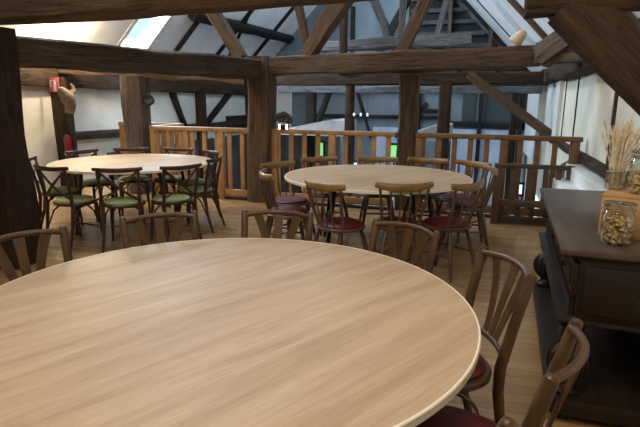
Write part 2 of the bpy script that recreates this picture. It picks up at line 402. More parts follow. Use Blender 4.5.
# ------------------------------------------------------------------ free-standing frame of the barn
def TT(name, p1, p2, w, h, mat, label, cat, **k): return timber(name, p1, p2, w, h, mat, label, cat, **k)
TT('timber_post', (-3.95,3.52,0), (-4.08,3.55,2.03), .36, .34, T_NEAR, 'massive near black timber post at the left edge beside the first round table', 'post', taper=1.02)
TT('tie_beam', (-6.5,3.76,2.2), (.16,3.76,2.37), .3, .36, T_BROWN, 'huge hewn tie beam crossing the top of the picture in the foreground', 'beam', bow=.0)
TT('timber_beam', (-4.2,3.3,1.86), (-3.06,6.82,1.87), .3, .25, T_BEAM, 'dark timber running from the massive near post back to the thick middle post', 'beam', rough=.8)
TT('timber_post', (-3.04,7.0,0), (-3.02,7.0,2.05), .34, .34, T_BROWN, 'thick square timber post interrupting the railing left of the middle table', 'post')
TT('timber_post', (-3.25,7.2,-1.95), (-3.25,7.2,1.7), .12, .14, T_GREY, 'narrow grey post strapped behind the left side of the thick middle post', 'post')
TT('timber_post', (-5.13,6.98,0), (-5.09,6.98,1.8), .32, .3, T_GREY, 'weathered grey timber post behind the far left table', 'post')
TT('timber_beam', (-6.5,7.05,1.95), (-3.28,7.1,1.77), .22, .2, T_BROWN, 'paler timber lying across the head of the post behind the far left table', 'beam')
TT('tie_beam', (-2.84,6.98,1.92), (.62,6.93,2.0), .26, .24, T_BROWN, 'brown tie beam with a long dark split above the middle table', 'beam', rough=1.2)
TT('timber_post', (-.95,7.12,0), (-.95,7.12,1.8), .25, .24, T_BROWN, 'slim brown timber post rising behind the middle table', 'post', rough=.7)
TT('timber_post', (-.95,7.12,-1.95), (-.95,7.12,-.23), .25, .24, T_BROWN, 'brown post under the gallery floor below the middle table', 'post', rough=.7)
TT('wall_plate_end', (.62,6.9,2.02), (1.15,6.5,2.02), .3, .24, T_GREY, 'grey weathered timber end joining the split tie beam to the right wall', 'beam')
TT('knee_block', (.6,6.8,1.98), (.98,6.6,2.27), .25, .26, T_GREY, 'chunky grey knee block on the right end of the split tie beam', 'timber')
# struts standing on the split beam / long beam
TT('strut', (-3.32,6.98,2.03), (-4.15,6.98,3.3), .18, .16, T_BROWN, 'leaning brown strut above the thick middle post', 'strut', rough=.6)
TT('strut', (-2.32,6.98,2.06), (-1.45,6.98,3.3), .22, .2, T_BROWN, 'thick brown strut leaning right from the left half of the split beam', 'strut', rough=.8)
TT('strut', (-2.34,7.1,2.05), (-2.65,7.1,3.3), .1, .12, T_BROWN, 'thin brown strut crossing behind the thick leaning strut', 'strut', rough=.5)
TT('strut', (-1.06,6.98,2.05), (-.52,6.98,3.3), .15, .16, T_BROWN, 'brown strut leaning right above the slim post', 'strut', rough=.6)
TT('collar_beam', (-5.0,6.98,3.4), (-.3,6.98,3.4), .24, .24, T_DARK, 'dark collar beam high over the railing', 'beam')
# near right bracket
TT('bracket_beam', (.19,3.42,2.1), (1.2,3.42,2.12), .26, .3, T_BRKT, 'thick sawn beam end at the top right corner over the sideboard', 'beam', rough=.5)
TT('timber_brace', (.42,3.4,2.02), (1.08,3.4,1.375), .2, .27, T_BRKT, 'broad brown diagonal brace in the top right corner', 'brace', rough=.5)
# frame over the void
TT('tie_beam', (-4.3,10.0,1.86), (.95,10.0,1.87), .2, .2, T_DARK, 'dark brown far tie beam crossing beyond the railing', 'beam')
TT('timber_beam', (-4.6,11.6,1.7), (1.1,11.6,1.7), .2, .14, T_PALE, 'pale grey thin beam just below the far tie beam', 'beam')
TT('timber_log', (-3.3,10.3,2.5), (-.3,10.3,2.58), .2, .2, T_PALE, 'pale bluish log lying above the middle of the far tie beam', 'beam', rough=1.4)
TT('timber_post', (-1.57,10.3,2.6), (-1.57,10.3,4.2), .12, .12, T_PALE, 'thin pale upright standing on the bluish log', 'post', rough=.4)
TT('strut', (-.93,10.3,2.62), (-.6,10.3,4.0), .1, .1, T_PALE, 'thin pale leaning strut at the right end of the bluish log', 'strut', rough=.4)
TT('strut', (-1.85,10.3,2.6), (-2.4,10.3,3.6), .12, .12, T_PALE, 'pale curved strut at the middle of the bluish log', 'strut', rough=.6, bow=.12)
TT('timber_post', (-2.47,10.0,1.78), (-2.47,10.0,-1.95), .16, .18, T_DARK, 'dark far post under the far tie beam, left of the slim brown post', 'post', rough=.6)
TT('timber_post', (-.68,10.0,1.78), (-.68,10.0,-1.95), .22, .2, T_DARK, 'dark far post under the far tie beam, right of the slim brown post', 'post', rough=.6)
TT('timber_brace', (-.3,9.95,1.95), (1.15,9.95,.9), .16, .16, T_BROWN, 'brown diagonal brace running down right from the far tie beam', 'brace', rough=.6)
TT('timber_post', (.62,11.6,1.65), (.62,11.6,-1.95), .14, .16, T_DARK, 'dark far post behind the brown diagonal brace', 'post', rough=.5)
TT('timber_post', (-2.6,9.9,1.95), (-2.6,9.9,4.2), .14, .14, T_DARK, 'dark upright on the left part of the far tie beam', 'post', rough=.5)
TT('timber_post', (-3.78,11.6,1.68), (-3.78,11.6,-1.95), .2, .2, T_BLACK, 'black far post right of the dried flower ball', 'post', rough=.5)
TT('timber_brace', (-3.35,11.6,1.65), (-3.7,11.6,.75), .12, .12, T_BLACK, 'black short brace beside the black far post', 'brace', rough=.5)
for i, (s_, lb) in enumerate(((-1.35,'small dark block wedged above the far tie beam, right of the slim post'), (-.45,'small dark block above the far tie beam under the bluish log end'), (.2,'small dark block above the right end of the far tie beam'), (-3.1,'small dark block above the left end of the far tie beam'))):
    TT('packing_block', (s_,10.0,1.96), (s_,10.0,2.1), .1, .12, T_BLACK, lb, 'block', rough=.3)

# ------------------------------------------------------------------ railings
def railing(label, s0, t0, s1, t1, mat, z=1.06, step=.19, posts=(), low=0.0, bw=.065, name='wooden_railing', group=None):
    a = W(s0,t0,0); b_ = W(s1,t1,0); d = b_-a; L = d.length; e = thing(name, label, 'railing', a, math.atan2(d.y, d.x), group)
    MB().box((L/2,0,z-.03), (L,.09,.06), bevel=.008).build('top_rail', mat, e)
    MB().box((L/2,0,.1+low), (L,.05,.1), bevel=.005).build('bottom_rail', mat, e)
    MB().box((L/2,0,.0+low+.01), (L,.07,.05), bevel=.005).build('kick_board', T_DARK, e)
    n_ = int(L/step)
    for i in range(n_):
        x = (i+.5)*L/n_
        MB().box((x,.0,(z-.06+.15)/2), (bw,.028,z-.06-.15), bevel=.003).build('baluster', mat, e)
    for x in posts: MB().box((x,0,(z-.06)/2), (.09,.08,z-.06), bevel=.005).build('post', mat, e)
    return e
railing('pine railing left of the thick middle post with upright boards', -4.86, 6.96, -3.22, 6.96, RAIL, posts=(.05,.62,1.2))
railing('pine railing between the thick middle post and the slim post', -2.86, 6.96, -1.08, 6.96, RAIL, posts=(.05,.9))
railing('reddish railing from the slim post to the right wall', -.82, 6.96, 1.17, 6.96, RAIL_D, posts=(.05,1.1,1.92))
railing('farther pine railing behind the far left table', -6.12, 7.86, -4.9, 7.86, RAIL, z=1.06, step=.13, bw=.085, posts=(.06,))
railing('short return railing joining the two left railings', -4.86, 7.84, -4.86, 7.04, RAIL, step=.2)
# low barrier in front of the right railing
a = W(.2,6.6,0); e = thing('low_barrier', 'low dark wooden barrier with a cut out bottom board beside the sideboard', 'barrier', a, ROTZ)
MB().box((.42,0,.72), (.88,.07,.05), bevel=.006).build('top_rail', RAIL_X, e)
for x in (.02,): MB().box((x,0,.35), (.08,.08,.7), bevel=.005).build('post', RAIL_X, e)
MB().box((.82,0,.35), (.08,.08,.7), bevel=.005).build('post', RAIL_X, e)
for x in (.2,.38,.56,.7): MB().box((x,0,.46), (.06,.03,.5), bevel=.003).build('baluster', RAIL_X, e)
MB().box((.42,0,.27), (.76,.05,.08), bevel=.004).build('middle_rail', RAIL_X, e)
MB().box((.42,0,.06), (.76,.05,.09), bevel=.004).build('bottom_board', T_DARK, e)
for x in (.1,.28,.44,.6,.74): MB().box((x,0,.17), (.05,.04,.14)).build('cut_out_slat', T_DARK, e)

# ------------------------------------------------------------------ tables
def table(label, x, y, leg_r=.55):
    e = thing('round_table', label, 'table', (x,y,0), 0)
    MB().lathe([(.0,.726),(.88,.726),(.893,.728),(.893,.7495),(.0,.7495)], seg=128).build('tabletop', LAMINATE, e)
    MB().lathe([(.8935,.724),(.9,.727),(.9,.748),(.897,.7508),(.8935,.7508)], seg=128)
    mb = MB(); rings = []
    for k in range(128):
        q = 2*PI*k/128; rings.append([mb.bm.verts.new((r_*math.cos(q), r_*math.sin(q), z)) for r_, z in ((.8925,.7245),(.9,.727),(.9,.748),(.897,.7512),(.8925,.7512))])
    for k in range(128):
        for j in range(5): mb.bm.faces.new((rings[k][j], rings[k][(j+1)%5], rings[(k+1)%128][(j+1)%5], rings[(k+1)%128][j]))
    mb.build('edge_band', EDGE, e)
    mb = MB()
    for s_ in (-1,1):
        mb.box((s_*.45,0,.705), (.04,1.1,.04)); mb.box((0,s_*.4,.705), (1.0,.04,.04))
    mb.build('under_frame', BLACKM, e)
    for sx in (-1,1):
        for sy in (-1,1):
            MB().sweep([(sx*.42,sy*.42,.7),(sx*.46,sy*.46,.35),(sx*.5,sy*.5,.0)], .019).build('leg', BLACKM, e)
        MB().sweep([(sx*.46,-.46,.3),(sx*.46,.46,.3)], .012).build('cross_bar', BLACKM, e)
    return e
TA, TBm, TC = (-.355,1.765), (.5525,5.04), (-2.16,6.01)
table('large round beige table filling the foreground', *TA)
table('round beige table in the middle ringed by spindle-back chairs', *TBm)
table('far left round table ringed by cross-back chairs', *TC)

# ------------------------------------------------------------------ chairs (seat centre at origin, looking towards +y)
def arc(x0, x1, n_, f): return [f(x0+(x1-x0)*i/n_) for i in range(n_+1)]
def bistro():
    e = thing('bentwood_chair', 'x', 'chair')
    # seat ring and cushion
    mb = MB(); pts = []
    def outl(q, k=1.0):
        x = .2*k*math.copysign(abs(math.cos(q))**.8, math.cos(q)); y = .2*k*math.copysign(abs(math.sin(q))**.8, math.sin(q))
        return x*(1+.06*math.sin(q)), y
    prof = [(.97,.425),(1.02,.43),(1.03,.45),(1.0,.458),(.96,.458)]
    rings = [[mb.bm.verts.new((*outl(2*PI*i/40, k), z)) for k, z in prof] for i in range(40)]
    for i in range(40):
        for j in range(4): mb.bm.faces.new((rings[i][j], rings[i][j+1], rings[(i+1)%40][j+1], rings[(i+1)%40][j]))
    mb.bm.faces.new([r_[0] for r_ in rings]); mb.bm.faces.new([r_[-1] for r_ in rings][::-1])
    mb.build('seat_frame', BISTRO, e)
    mb = MB(); pr = [(.9,.459),(.92,.468),(.86,.482),(.6,.492),(.3,.495)]
    rings = [[mb.bm.verts.new((*outl(2*PI*i/40, k), z)) for k, z in pr] for i in range(40)]
    for i in range(40):
        for j in range(4): mb.bm.faces.new((rings[i][j], rings[i][j+1], rings[(i+1)%40][j+1], rings[(i+1)%40][j]))
    mb.bm.faces.new([r_[-1] for r_ in rings]); mb.bm.faces.new([r_[0] for r_ in rings])
    mb.build('seat_cushion', RED, e)
    for s_ in (-1,1):
        MB().sweep([(s_*.15,.14,.43),(s_*.165,.165,.25),(s_*.175,.185,.0)], [.018,.016,.012]).build('leg', BISTRO, e)
        MB().sweep([(s_*.18,-.27,0),(s_*.168,-.215,.2),(s_*.165,-.185,.4),(s_*.168,-.185,.5),(s_*.178,-.22,.68),(s_*.185,-.262,.85),(s_*.1855,-.266,.863),(s_*.186,-.268,.868)],
                   [.015,.019,.021,.021,.02,.0185,.016,.008], seg=12).build('back_post', BISTRO, e)
    MB().sweep(arc(-1, 1, 16, lambda q: (.182*q, -.252-.055*(1-q*q), .84+.012*(1-q*q))), (.014,.0115), ref=(0,0,1), seg=10).build('top_rail', BISTRO, e)
    MB().sweep(arc(-1, 1, 12, lambda q: (.165*q, -.188-.035*(1-q*q), .54)), (.014,.009), ref=(0,0,1), seg=10).build('lower_rail', BISTRO, e)
    for k in (-1,0,1):
        def f(q):
            x = k*(.042+.072*q**1.7); xr = x/.182
            return (x, -.222+(-.085+.055*min(1,xr*xr)*1.0)*q - (0 if k==0 else -.0), .54+.298*q)
        pts = arc(0, 1, 8, f); MB().sweep(pts, [(.015+.010*i/8, .0045) for i in range(9)], ref=(1,0,0), rect=True).build('back_slat', BISTRO, e)
    mb = MB(); pts = [(.15*math.cos(2*PI*i/28)*1.08, .165*math.sin(2*PI*i/28)-.01, .24) for i in range(28)]
    pts.append(pts[0]); mb.sweep(pts, .009, caps=False); mb.build('stretcher_ring', BISTRO, e)
    return e
def captain():
    e = thing('spindle_back_chair', 'x', 'chair')
    MB().lathe([(.0,.405),(.19,.405),(.215,.415),(.22,.43),(.2,.44),(.0,.44)], seg=40, sx=1.0, sy=.96).build('seat', CAPT, e)
    MB().lathe([(.0,.44),(.195,.44),(.2,.45),(.18,.462),(.1,.468),(.0,.468)], seg=36, sx=.98, sy=.94).build('seat_pad', RED, e)
    for sx in (-1,1):
        for sy in (-1,1):
            MB().sweep([(sx*.12,sy*.12,.41),(sx*.15,sy*.15,.28),(sx*.165,sy*.17,.18),(sx*.195,sy*.205,0)], [.014,.021,.019,.012]).build('leg', CAPT, e)
        MB().sweep([(sx*.165,-.17,.19),(sx*.16,.165,.19)], .01).build('stretcher', CAPT, e)
    MB().sweep([(-.163,0,.19),(.163,0,.19)], .01).build('stretcher', CAPT, e)
    def rail(q): return (.235*q, -.255+.075*abs(q)**2.2-.0, .785+.018*abs(q)**2)
    MB().sweep(arc(-1, 1, 20, rail), [(.02+.012*(1-abs(i/10-1))**.6*1.0+.004, .013+.004*abs(i/10-1)) for i in range(21)], ref=(0,0,1), seg=12).build('top_rail', CAPT_T, e)
    for i, q in enumerate((-.86,-.52,-.18,.18,.52,.86)):
        p = rail(q); bx = q*.175; by = -math.sqrt(max(0, .185**2-bx*bx))*.95
        outer = i in (0,5)
        MB().sweep([(bx,by,.425),((bx+p[0])/2-(0), (by+p[1])/2-.012, .6),(p[0],p[1],.77)], [.011,.014,.011] if outer else [.007,.009,.007]).build('spindle', CAPT, e)
    return e
def crossback():
    e = thing('cross_back_chair', 'x', 'chair')
    MB().lathe([(.0,.415),(.195,.415),(.21,.425),(.21,.44),(.2,.445),(.0,.445)], seg=40, sx=1.0, sy=.96).build('seat_frame', CROSS, e)
    MB().lathe([(.0,.445),(.19,.445),(.197,.455),(.18,.472),(.1,.48),(.0,.482)], seg=36, sx=.98, sy=.94).build('seat_cushion', GREEN, e)
    for s_ in (-1,1):
        MB().sweep([(s_*.145,.13,.42),(s_*.158,.155,.22),(s_*.165,.175,.0)], [.017,.015,.012]).build('leg', CROSS, e)
        MB().sweep([(s_*.185,-.27,0),(s_*.172,-.21,.2),(s_*.17,-.185,.42),(s_*.175,-.2,.55),(s_*.185,-.245,.76),(s_*.187,-.25,.8)], [.013,.016,.018,.017,.015,.014]).build('back_post', CROSS, e)
        MB().sweep(arc(0, 1, 10, lambda q: (s_*(.17-.345*q), -.195-.05*q-.03*math.sin(PI*q)+s_*.006, .5+.285*q**1.15)), (.013,.005), ref=(1,0,.6), rect=True).build('cross_slat', CROSS, e)
        MB().sweep([(s_*.15,.14,.2),(s_*.13,.11,.33),(s_*.05,.08,.41)], .009).build('leg_bracket', CROSS, e)
        MB().sweep([(s_*.172,-.2,.2),(s_*.16,-.13,.35),(s_*.13,-.05,.41)], .009).build('leg_bracket', CROSS, e)
    MB().sweep(arc(-1, 1, 16, lambda q: (.225*q, -.245-.045*(1-q*q), .812-.012*(1-q*q))), [(.022-.006*abs(i/8-1)**3, .011) for i in range(17)], ref=(0,0,1), seg=10).build('top_rail', CROSS, e)
    MB().sweep([(-.155,.13,.17),(.155,.13,.17)], .008).build('stretcher', CROSS, e)
    return e
def ring(proto, T, backs, group, labels):
    """backs: angle (degrees) round the table, distance of the top rail from the table's centre, extra turn"""
    for i, (ang, rr_, tw) in enumerate(backs):
        o = proto if i == 0 else copy_tree(proto)
        if abs(tw) > 300:                # here ang, rr_ are the back's x, y and tw the heading + 1000
            h_ = R(tw-1000); o.location = (ang+.26*math.cos(h_), rr_+.26*math.sin(h_), 0); o.rotation_euler = (0,0,h_-PI/2)
            o['label'] = labels[i]; o['group'] = group; continue
        q = R(ang); r0 = rr_-.26
        o.location = (T[0]+r0*math.cos(q), T[1]+r0*math.sin(q), 0); o.rotation_euler = (0,0,q+PI/2+R(tw))
        o['label'] = labels[i]; o['group'] = group
ring(bistro(), TA, [(-1.345,2.275,962),(118,1.06,0),(83.5,1.05,0),(44,1.08,0),(9.9,1.095,-1),(-27.5,1.12,-6),(-59.6,1.11,0)], 'bentwood chairs round the foreground table', [
    'bentwood chair at the far left of the foreground table, beside the massive post',
    'bentwood chair behind the foreground table in front of the cross-back chairs',
    'bentwood chair behind the foreground table, in front of the thick middle post',
    'bentwood chair at the back right of the foreground table, rail curving down right',
    'bentwood chair right of the foreground table with its red seat in view',
    'bentwood chair tucked in between the foreground table and the sideboard',
    'bentwood chair at the bottom edge with only seat and post tip in view'])
ring(captain(), TBm, [(-.02,4.13,1042),(.69,4.10,1096),(-.55,4.72,1014),(-.50,5.52,955),(-.05,6.07,940),(.66,6.13,910),(1.27,6.06,886),(1.73,5.74,855),(1.76,5.17,812+360),(1.27,4.19,1133)], 'spindle-back chairs round the middle table', [
    'spindle-back chair front left of the middle table with red seat fully in view',
    'spindle-back chair front centre of the middle table, its back square to the viewer',
    'spindle-back chair at the left end of the middle table, seen from the side',
    'spindle-back chair at the left rear of the middle table beside the thick post',
    'spindle-back chair behind the middle table, left one against the railing',
    'spindle-back chair behind the middle table, just left of the slim post',
    'spindle-back chair behind the middle table, just right of the slim post',
    'spindle-back chair at the right rear of the middle table, before the reddish railing',
    'spindle-back chair at the right end of the middle table beside the low barrier',
    'spindle-back chair front right of the middle table with red seat'])
ring(crossback(), TC, [(-113,1.13,0),(-78,1.14,0),(-48,1.17,0),(-10,1.0,0),(-160,1.05,0),(148,.98,0),(111,.98,0),(74,.98,0),(38,.98,0)], 'cross-back chairs round the far left table', [
    'cross-back chair front left of the far left table, nearest the massive post',
    'cross-back chair front centre of the far left table',
    'cross-back chair front right of the far left table',
    'cross-back chair at the right end of the far left table',
    'cross-back chair at the left end of the far left table',
    'cross-back chair behind the far left table, near the red extinguisher',
    'cross-back chair behind the far left table, in front of the grey post',
    'cross-back chair behind the far left table, in front of the doubled railing',
    'cross-back chair at the right rear of the far left table'])

# ------------------------------------------------------------------ sideboard
S0, S1, T0, T1 = .385, .98, 2.40, 4.10
e = thing('carved_sideboard', 'antique dark carved sideboard with bulbous legs along the right wall', 'sideboard', W(S0,T0,0), ROTZ-R(2.6))
WD, LN = S1-S0, T1-T0
MB().box((WD/2,LN/2,.835), (WD+.04,LN+.04,.03), bevel=.006).build('top', CARVTOP, e)
MB().box((WD/2+.03,LN/2,.66), (WD-.08,LN-.04,.32), bevel=.004).build('body', CARVED, e)
mb = MB(); mb.box((WD/2,LN/2,.815), (WD+.0,LN+.0,.012)); mb.box((WD/2,LN/2,.51), (WD,LN,.02), bevel=.006); mb.build('moulding', CARVED, e)
for k in range(3):
    y = LN*(k+.5)/3
    d = MB().box((.06,y,.7), (.03,LN/3-.06,.15), bevel=.008).build('drawer', CARVED, e)
    MB().box((.043,y,.7), (.012,LN/3-.16,.08), bevel=.005).build('raised_panel', CARVED, d)
    kn = MB().lathe([(.0,0),(.012,0),(.01,.008),(.016,.016),(.012,.026),(.0,.028)], seg=12).build('knob', T_BLACK, d)
    kn.location = (.037,y,.7); kn.rotation_euler = (0,-PI/2,0)
def apron(x,y,d): return (d, x, y)
pts = [(.06,.6)]
for i in range(25):
    q = i/24; pts.append((.06+(LN-.12)*q, .5+.045*abs(math.sin(3*PI*q))))
pts.append((LN-.06,.6)); MB().prism(pts, .045, .068, apron).build('scalloped_apron', CARVED, e)
MB().box((WD/2+.01,.015,.66), (WD-.16,.016,.22), bevel=.006).build('end_panel', CARVED, e)
LEG = [(.0,.13),(.06,.13),(.062,.15),(.04,.165),(.034,.185),(.05,.2),(.076,.235),(.086,.28),(.08,.325),(.06,.355),(.036,.37),(.032,.39),(.05,.405),(.058,.43),(.05,.455),(.06,.47),(.06,.49),(.0,.5)]
for y in (.085, LN-.07):
    l_ = MB().lathe(LEG, c=(.075,y,0), seg=24).build('bulbous_leg', CARVED, e)
    mb = MB()
    for i in range(14):
        q = 2*PI*i/14; mb.sweep([(.075+rq*math.cos(q),y+rq*math.sin(q),zq) for rq, zq in ((.055,.21),(.08,.245),(.088,.28),(.083,.32),(.06,.352))], .008, seg=6)
    mb.build('carved_flute', CARVED, l_)
    MB().box((WD-.05,y,.31), (.07,.07,.38), bevel=.004).build('rear_leg', CARVED, e)
    MB().lathe([(.0,0),(.035,0),(.048,.012),(.05,.03),(.04,.048),(.0,.052)], c=(.075,y,0), seg=20).build('bun_foot', CARVED, e)
    MB().box((WD-.05,y,.025), (.07,.07,.05), bevel=.004).build('foot', CARVED, e)
MB().box((WD/2,LN/2,.09), (WD,LN,.08), bevel=.006).build('lower_shelf', CARVED, e)
MB().box((WD-.02,LN/2,.315), (.015,LN-.16,.37)).build('back_panel', CARVED, e)

# things on the sideboard
e = thing('wooden_crate', 'pale pine crate turned over on the near end of the sideboard', 'crate', W(.565,2.7,.85), R(-36))
CW, CD, CH = .44, .4, .2
mb = MB()
mb.box((CW/2,CD/2,CH-.007), (CW,CD,.014), bevel=.002); mb.build('top_panel', CRATE, e)
for y in (.007, CD-.007): MB().box((CW/2,y,(CH-.014)/2), (CW,.014,CH-.016), bevel=.002).build('side_panel', CRATE, e)
for x in (.007, CW-.007): MB().box((x,CD/2,(CH-.014)/2), (.014,CD-.03,CH-.016), bevel=.002).build('end_panel', CRATE, e)
def jar(label, loc, r_, h, fill, group=None, stones=True):
    e = thing('glass_jar', label, 'jar', loc, 0, group)
    MB().lathe([(.0,.0),(r_*.9,.0),(r_,.012),(r_,h*.72),(r_*.86,h*.8),(r_*.84,h*.84),(r_*.9,h*.86),(r_*.9,h)], seg=32).build('glass_body', GLASS, e)
    mb = MB(); mb.sweep([((r_*.92)*math.cos(2*PI*i/32), (r_*.92)*math.sin(2*PI*i/32), h*.86) for i in range(33)], .003, seg=6, caps=False)
    mb.sweep([((r_*.93)*math.cos(2*PI*i/32), (r_*.93)*math.sin(2*PI*i/32), h*.98) for i in range(33)], .005, seg=6, caps=False)
    mb.sweep([(r_*.93,0,h*.86),(r_*1.12,0,h*.92),(r_*.95,0,h*.99)], .003, seg=6)
    mb.build('wire_rim', CHROME, e)
    if stones:
        mb = MB(); z = .012
        while z < h*fill:
            for i in range(34):
                q = random.uniform(0,2*PI); rad = r_*random.uniform(.2,.8)
                mb.blob((rad*math.cos(q), rad*math.sin(q), z+random.uniform(0,.01)), random.uniform(.006,.0095), sub=1, jit=.0015)
            z += .0095
        o = mb.build('pebbles', STONES, e); o['kind'] = 'stuff'
    return e
jar('clear clip jar of pale pebbles on the sideboard in front of the crate', W(.61,2.55,.85), .068, .185, .62)
jar('tall glass jar of pebbles standing on the crate at the right edge', W(.73,2.74,1.05), .055, .2, .5)
jar('dark empty little jar on the crate beside the dried grasses', W(.72,2.96,1.05), .034, .075, .6, stones=True)
e = thing('glass_vase', 'short clear glass vase holding the dried grasses on the crate', 'vase', W(.645,2.86,1.05), 0)
MB().lathe([(.0,0),(.036,0),(.042,.008),(.042,.07),(.038,.085)], seg=28).build('glass_body', GLASS, e)
MB().sweep([(.04*math.cos(2*PI*i/28), .04*math.sin(2*PI*i/28), .085) for i in range(29)], .003, seg=6, caps=False).build('rim', CHROME, e)
e = thing('dried_grasses', 'bunch of straw coloured dried grasses fanning out of the vase', 'dried grasses', W(.645,2.86,1.055), 0)
rnd = random.Random(3); st_ = MB(); hd = MB()
for i in range(85):
    q = rnd.uniform(0,2*PI); rad = rnd.uniform(0,.026); lean = rnd.uniform(0,.1); hh = rnd.uniform(.18,.3)
    dx = math.cos(q)*lean*.6+max(0,rnd.gauss(.03,.07)); dy = math.sin(q)*lean
    if rnd.random() < .12: dx += .17; hh *= .9
    b0 = Vector((rad*math.cos(q), rad*math.sin(q), 0)); tp = b0+Vector((dx, dy, hh)); mid = b0+Vector((dx*.3, dy*.3, hh*.55))
    st_.sweep([b0, mid, tp], .0013, seg=4)
    t2 = tp+(tp-mid).normalized()*.05
    hd.sweep([tp-(tp-mid)*.25, tp, t2], [.0015,.0058,.001], seg=5)
st_.build('stem', STRAW, e)['kind'] = 'stuff'; hd.build('seed_head', STRAW, e)['kind'] = 'stuff'

# ------------------------------------------------------------------ small things on posts, beams and walls
e = thing('fire_extinguisher', 'red fire extinguisher on the left wall under the pictogram', 'extinguisher', W(SL+.3,6.83,.42), ROTZ)
MB().lathe([(.0,0),(.05,0),(.055,.02),(.055,.4),(.04,.45),(.025,.47),(.0,.48)], seg=24).build('tank', REDP, e)
MB().lathe([(.056,.15),(.0565,.15),(.0565,.2),(.056,.2)], seg=24).build('paper_label', SIGNW, e)
mb = MB(); mb.box((0,0,.5), (.03,.03,.06)); mb.box((.05,0,.54), (.14,.02,.02)); mb.box((.05,0,.51), (.12,.02,.015)); mb.build('valve', BLACKM, e)
MB().sweep([(0,.02,.5),(.1,.02,.48),(.11,.02,.3),(.09,.02,.12)], .01).build('hose', BLACKM, e)
MB().box((-.1,0,.2), (.06,.05,.3)).build('wall_bracket', BLACKM, e)
e = thing('extinguisher_sign', 'small red and white extinguisher pictogram high on the left wall stud', 'sign', W(-6.38,6.72,1.56), ROTZ-PI/2)
MB().box((0,0,.1), (.01,.19,.22), bevel=.002).build('plate', PINK, e)
mb = MB(); mb.box((.008,.02,.07), (.006,.05,.14), bevel=.002); mb.box((.008,.02,.155), (.006,.02,.04)); mb.box((.008,-.02,.165), (.006,.07,.015)); mb.box((.008,-.06,.12), (.006,.015,.1)); mb.build('pictogram', SIGNW, e)
e = thing('carved_bracket', 'tan curved carved bracket under the left wall plate beside the sign', 'carving', W(SL+.36,6.86,1.22), ROTZ)
MB().sweep([(0,.0,0),(.02,.02,.12),(.03,-.03,.24),(.03,-.12,.33),(.03,-.16,.4)], [.07,.085,.11,.08,.03], seg=12).build('body', HORN, e)
MB().sweep([(.03,.02,.27),(.05,.09,.38),(.04,.04,.46)], [.05,.04,.015], seg=10).build('curl', HORN, e)
e = thing('black_spotlight', 'round black spotlight on the right side of the weathered grey post', 'spotlight', W(-4.93,6.98,1.44), ROTZ)
MB().sweep([(-.1,0,.03),(0,0,.03)], .012).build('bracket', BLACKM, e)
mb = MB().lathe([(.0,-.06),(.06,-.06),(.075,-.03),(.08,.05),(.07,.06),(.0,.045)], seg=24); o = mb.build('housing', BLACKM, e); o.location = (.06,0,.0); o.rotation_euler = (R(75),0,R(25))
e = thing('flower_ball', 'ball of dark dried flowers on the railing right of the thick middle post', 'flowers', W(-2.68,6.96,1.06), ROTZ)
mb = MB()
for i in range(110):
    q = random.uniform(0,2*PI); w_ = random.uniform(-.1,1); c_ = math.sqrt(1-w_*w_)
    mb.blob((.115*c_*math.cos(q), .1*c_*math.sin(q), .1+.12*w_), random.uniform(.016,.03), sub=1, jit=.004)
mb.build('blossoms', FOLIAGE, e)['kind'] = 'stuff'
mb = MB()
for i in range(26):
    q = random.uniform(-1,.9); w_ = random.uniform(.2,.9); c_ = math.sqrt(1-w_*w_)
    mb.blob((.12*c_*math.cos(q), .1*c_*math.sin(q), .1+.12*w_), random.uniform(.012,.022), sub=1, jit=.004)
mb.build('red_blossoms', FOLI_R, e)['kind'] = 'stuff'
MB().lathe([(.0,0),(.075,0),(.085,.03),(.08,.06),(.0,.06)], seg=20).build('dish', BLACKM, e)
for x, y, lb in ((-.03,-.1,'left'), (.08,-.1,'right')):
    c = thing('candle', 'short white candle stub by the dried flower ball, %s of the two' % lb, 'candle', W(-2.68,6.96,1.06)+U*x+V*(y+.02), ROTZ, 'candles by the flower ball')
    MB().lathe([(.0,0),(.014,0),(.014,.07),(.011,.074),(.0,.072)], seg=14).build('wax', LAMPW, c)
    MB().sweep([(0,0,.072),(0,0,.085)], .0015, seg=5).build('wick', BLACKM, c)
e = thing('cone_lamp', 'cream cone shaped lamp standing on the right end of the split tie beam', 'lamp', W(.33,6.93,2.09), ROTZ)
MB().lathe([(.0,0),(.05,0),(.05,.015),(.012,.02),(.012,.06),(.0,.06)], seg=20).build('base', T_BROWN, e)
o = MB().lathe([(.0,-.02),(.08,-.02),(.085,.0),(.045,.14),(.03,.155),(.0,.155)], seg=24).build('shade', CREAM, e); o.location = (-.02,0,.08); o.rotation_euler = (0,R(38),0)
# warm lamp over the left beam
e = thing('globe_lamp', 'glowing warm lamp close to the sloping roof at the upper left', 'lamp', W(-5.9,6.9,2.46), ROTZ)
MB().blob((0,0,0), .07, sub=3).build('globe', LAMPB, e)
MB().sweep([(0,0,.06),(0,0,.4)], .01).build('stem', BLACKM, e)
# hanging bulbs over the void
for i in range(3):
    c = thing('hanging_bulb', 'tiny white bulb hanging over the void, %s of three in a row' % ('left', 'middle', 'right')[i], 'lamp', W(-2.36+.13*i,9.9,1.2), ROTZ, 'three hanging bulbs')
    MB().blob((0,0,0), 0.024, (1,1,1.5), sub=2).build('glass_bulb', LAMPF, c)
    MB().sweep([(0,0,.04),(0,.02,.57)], .003, seg=5).build('cord', BLACKM, c)
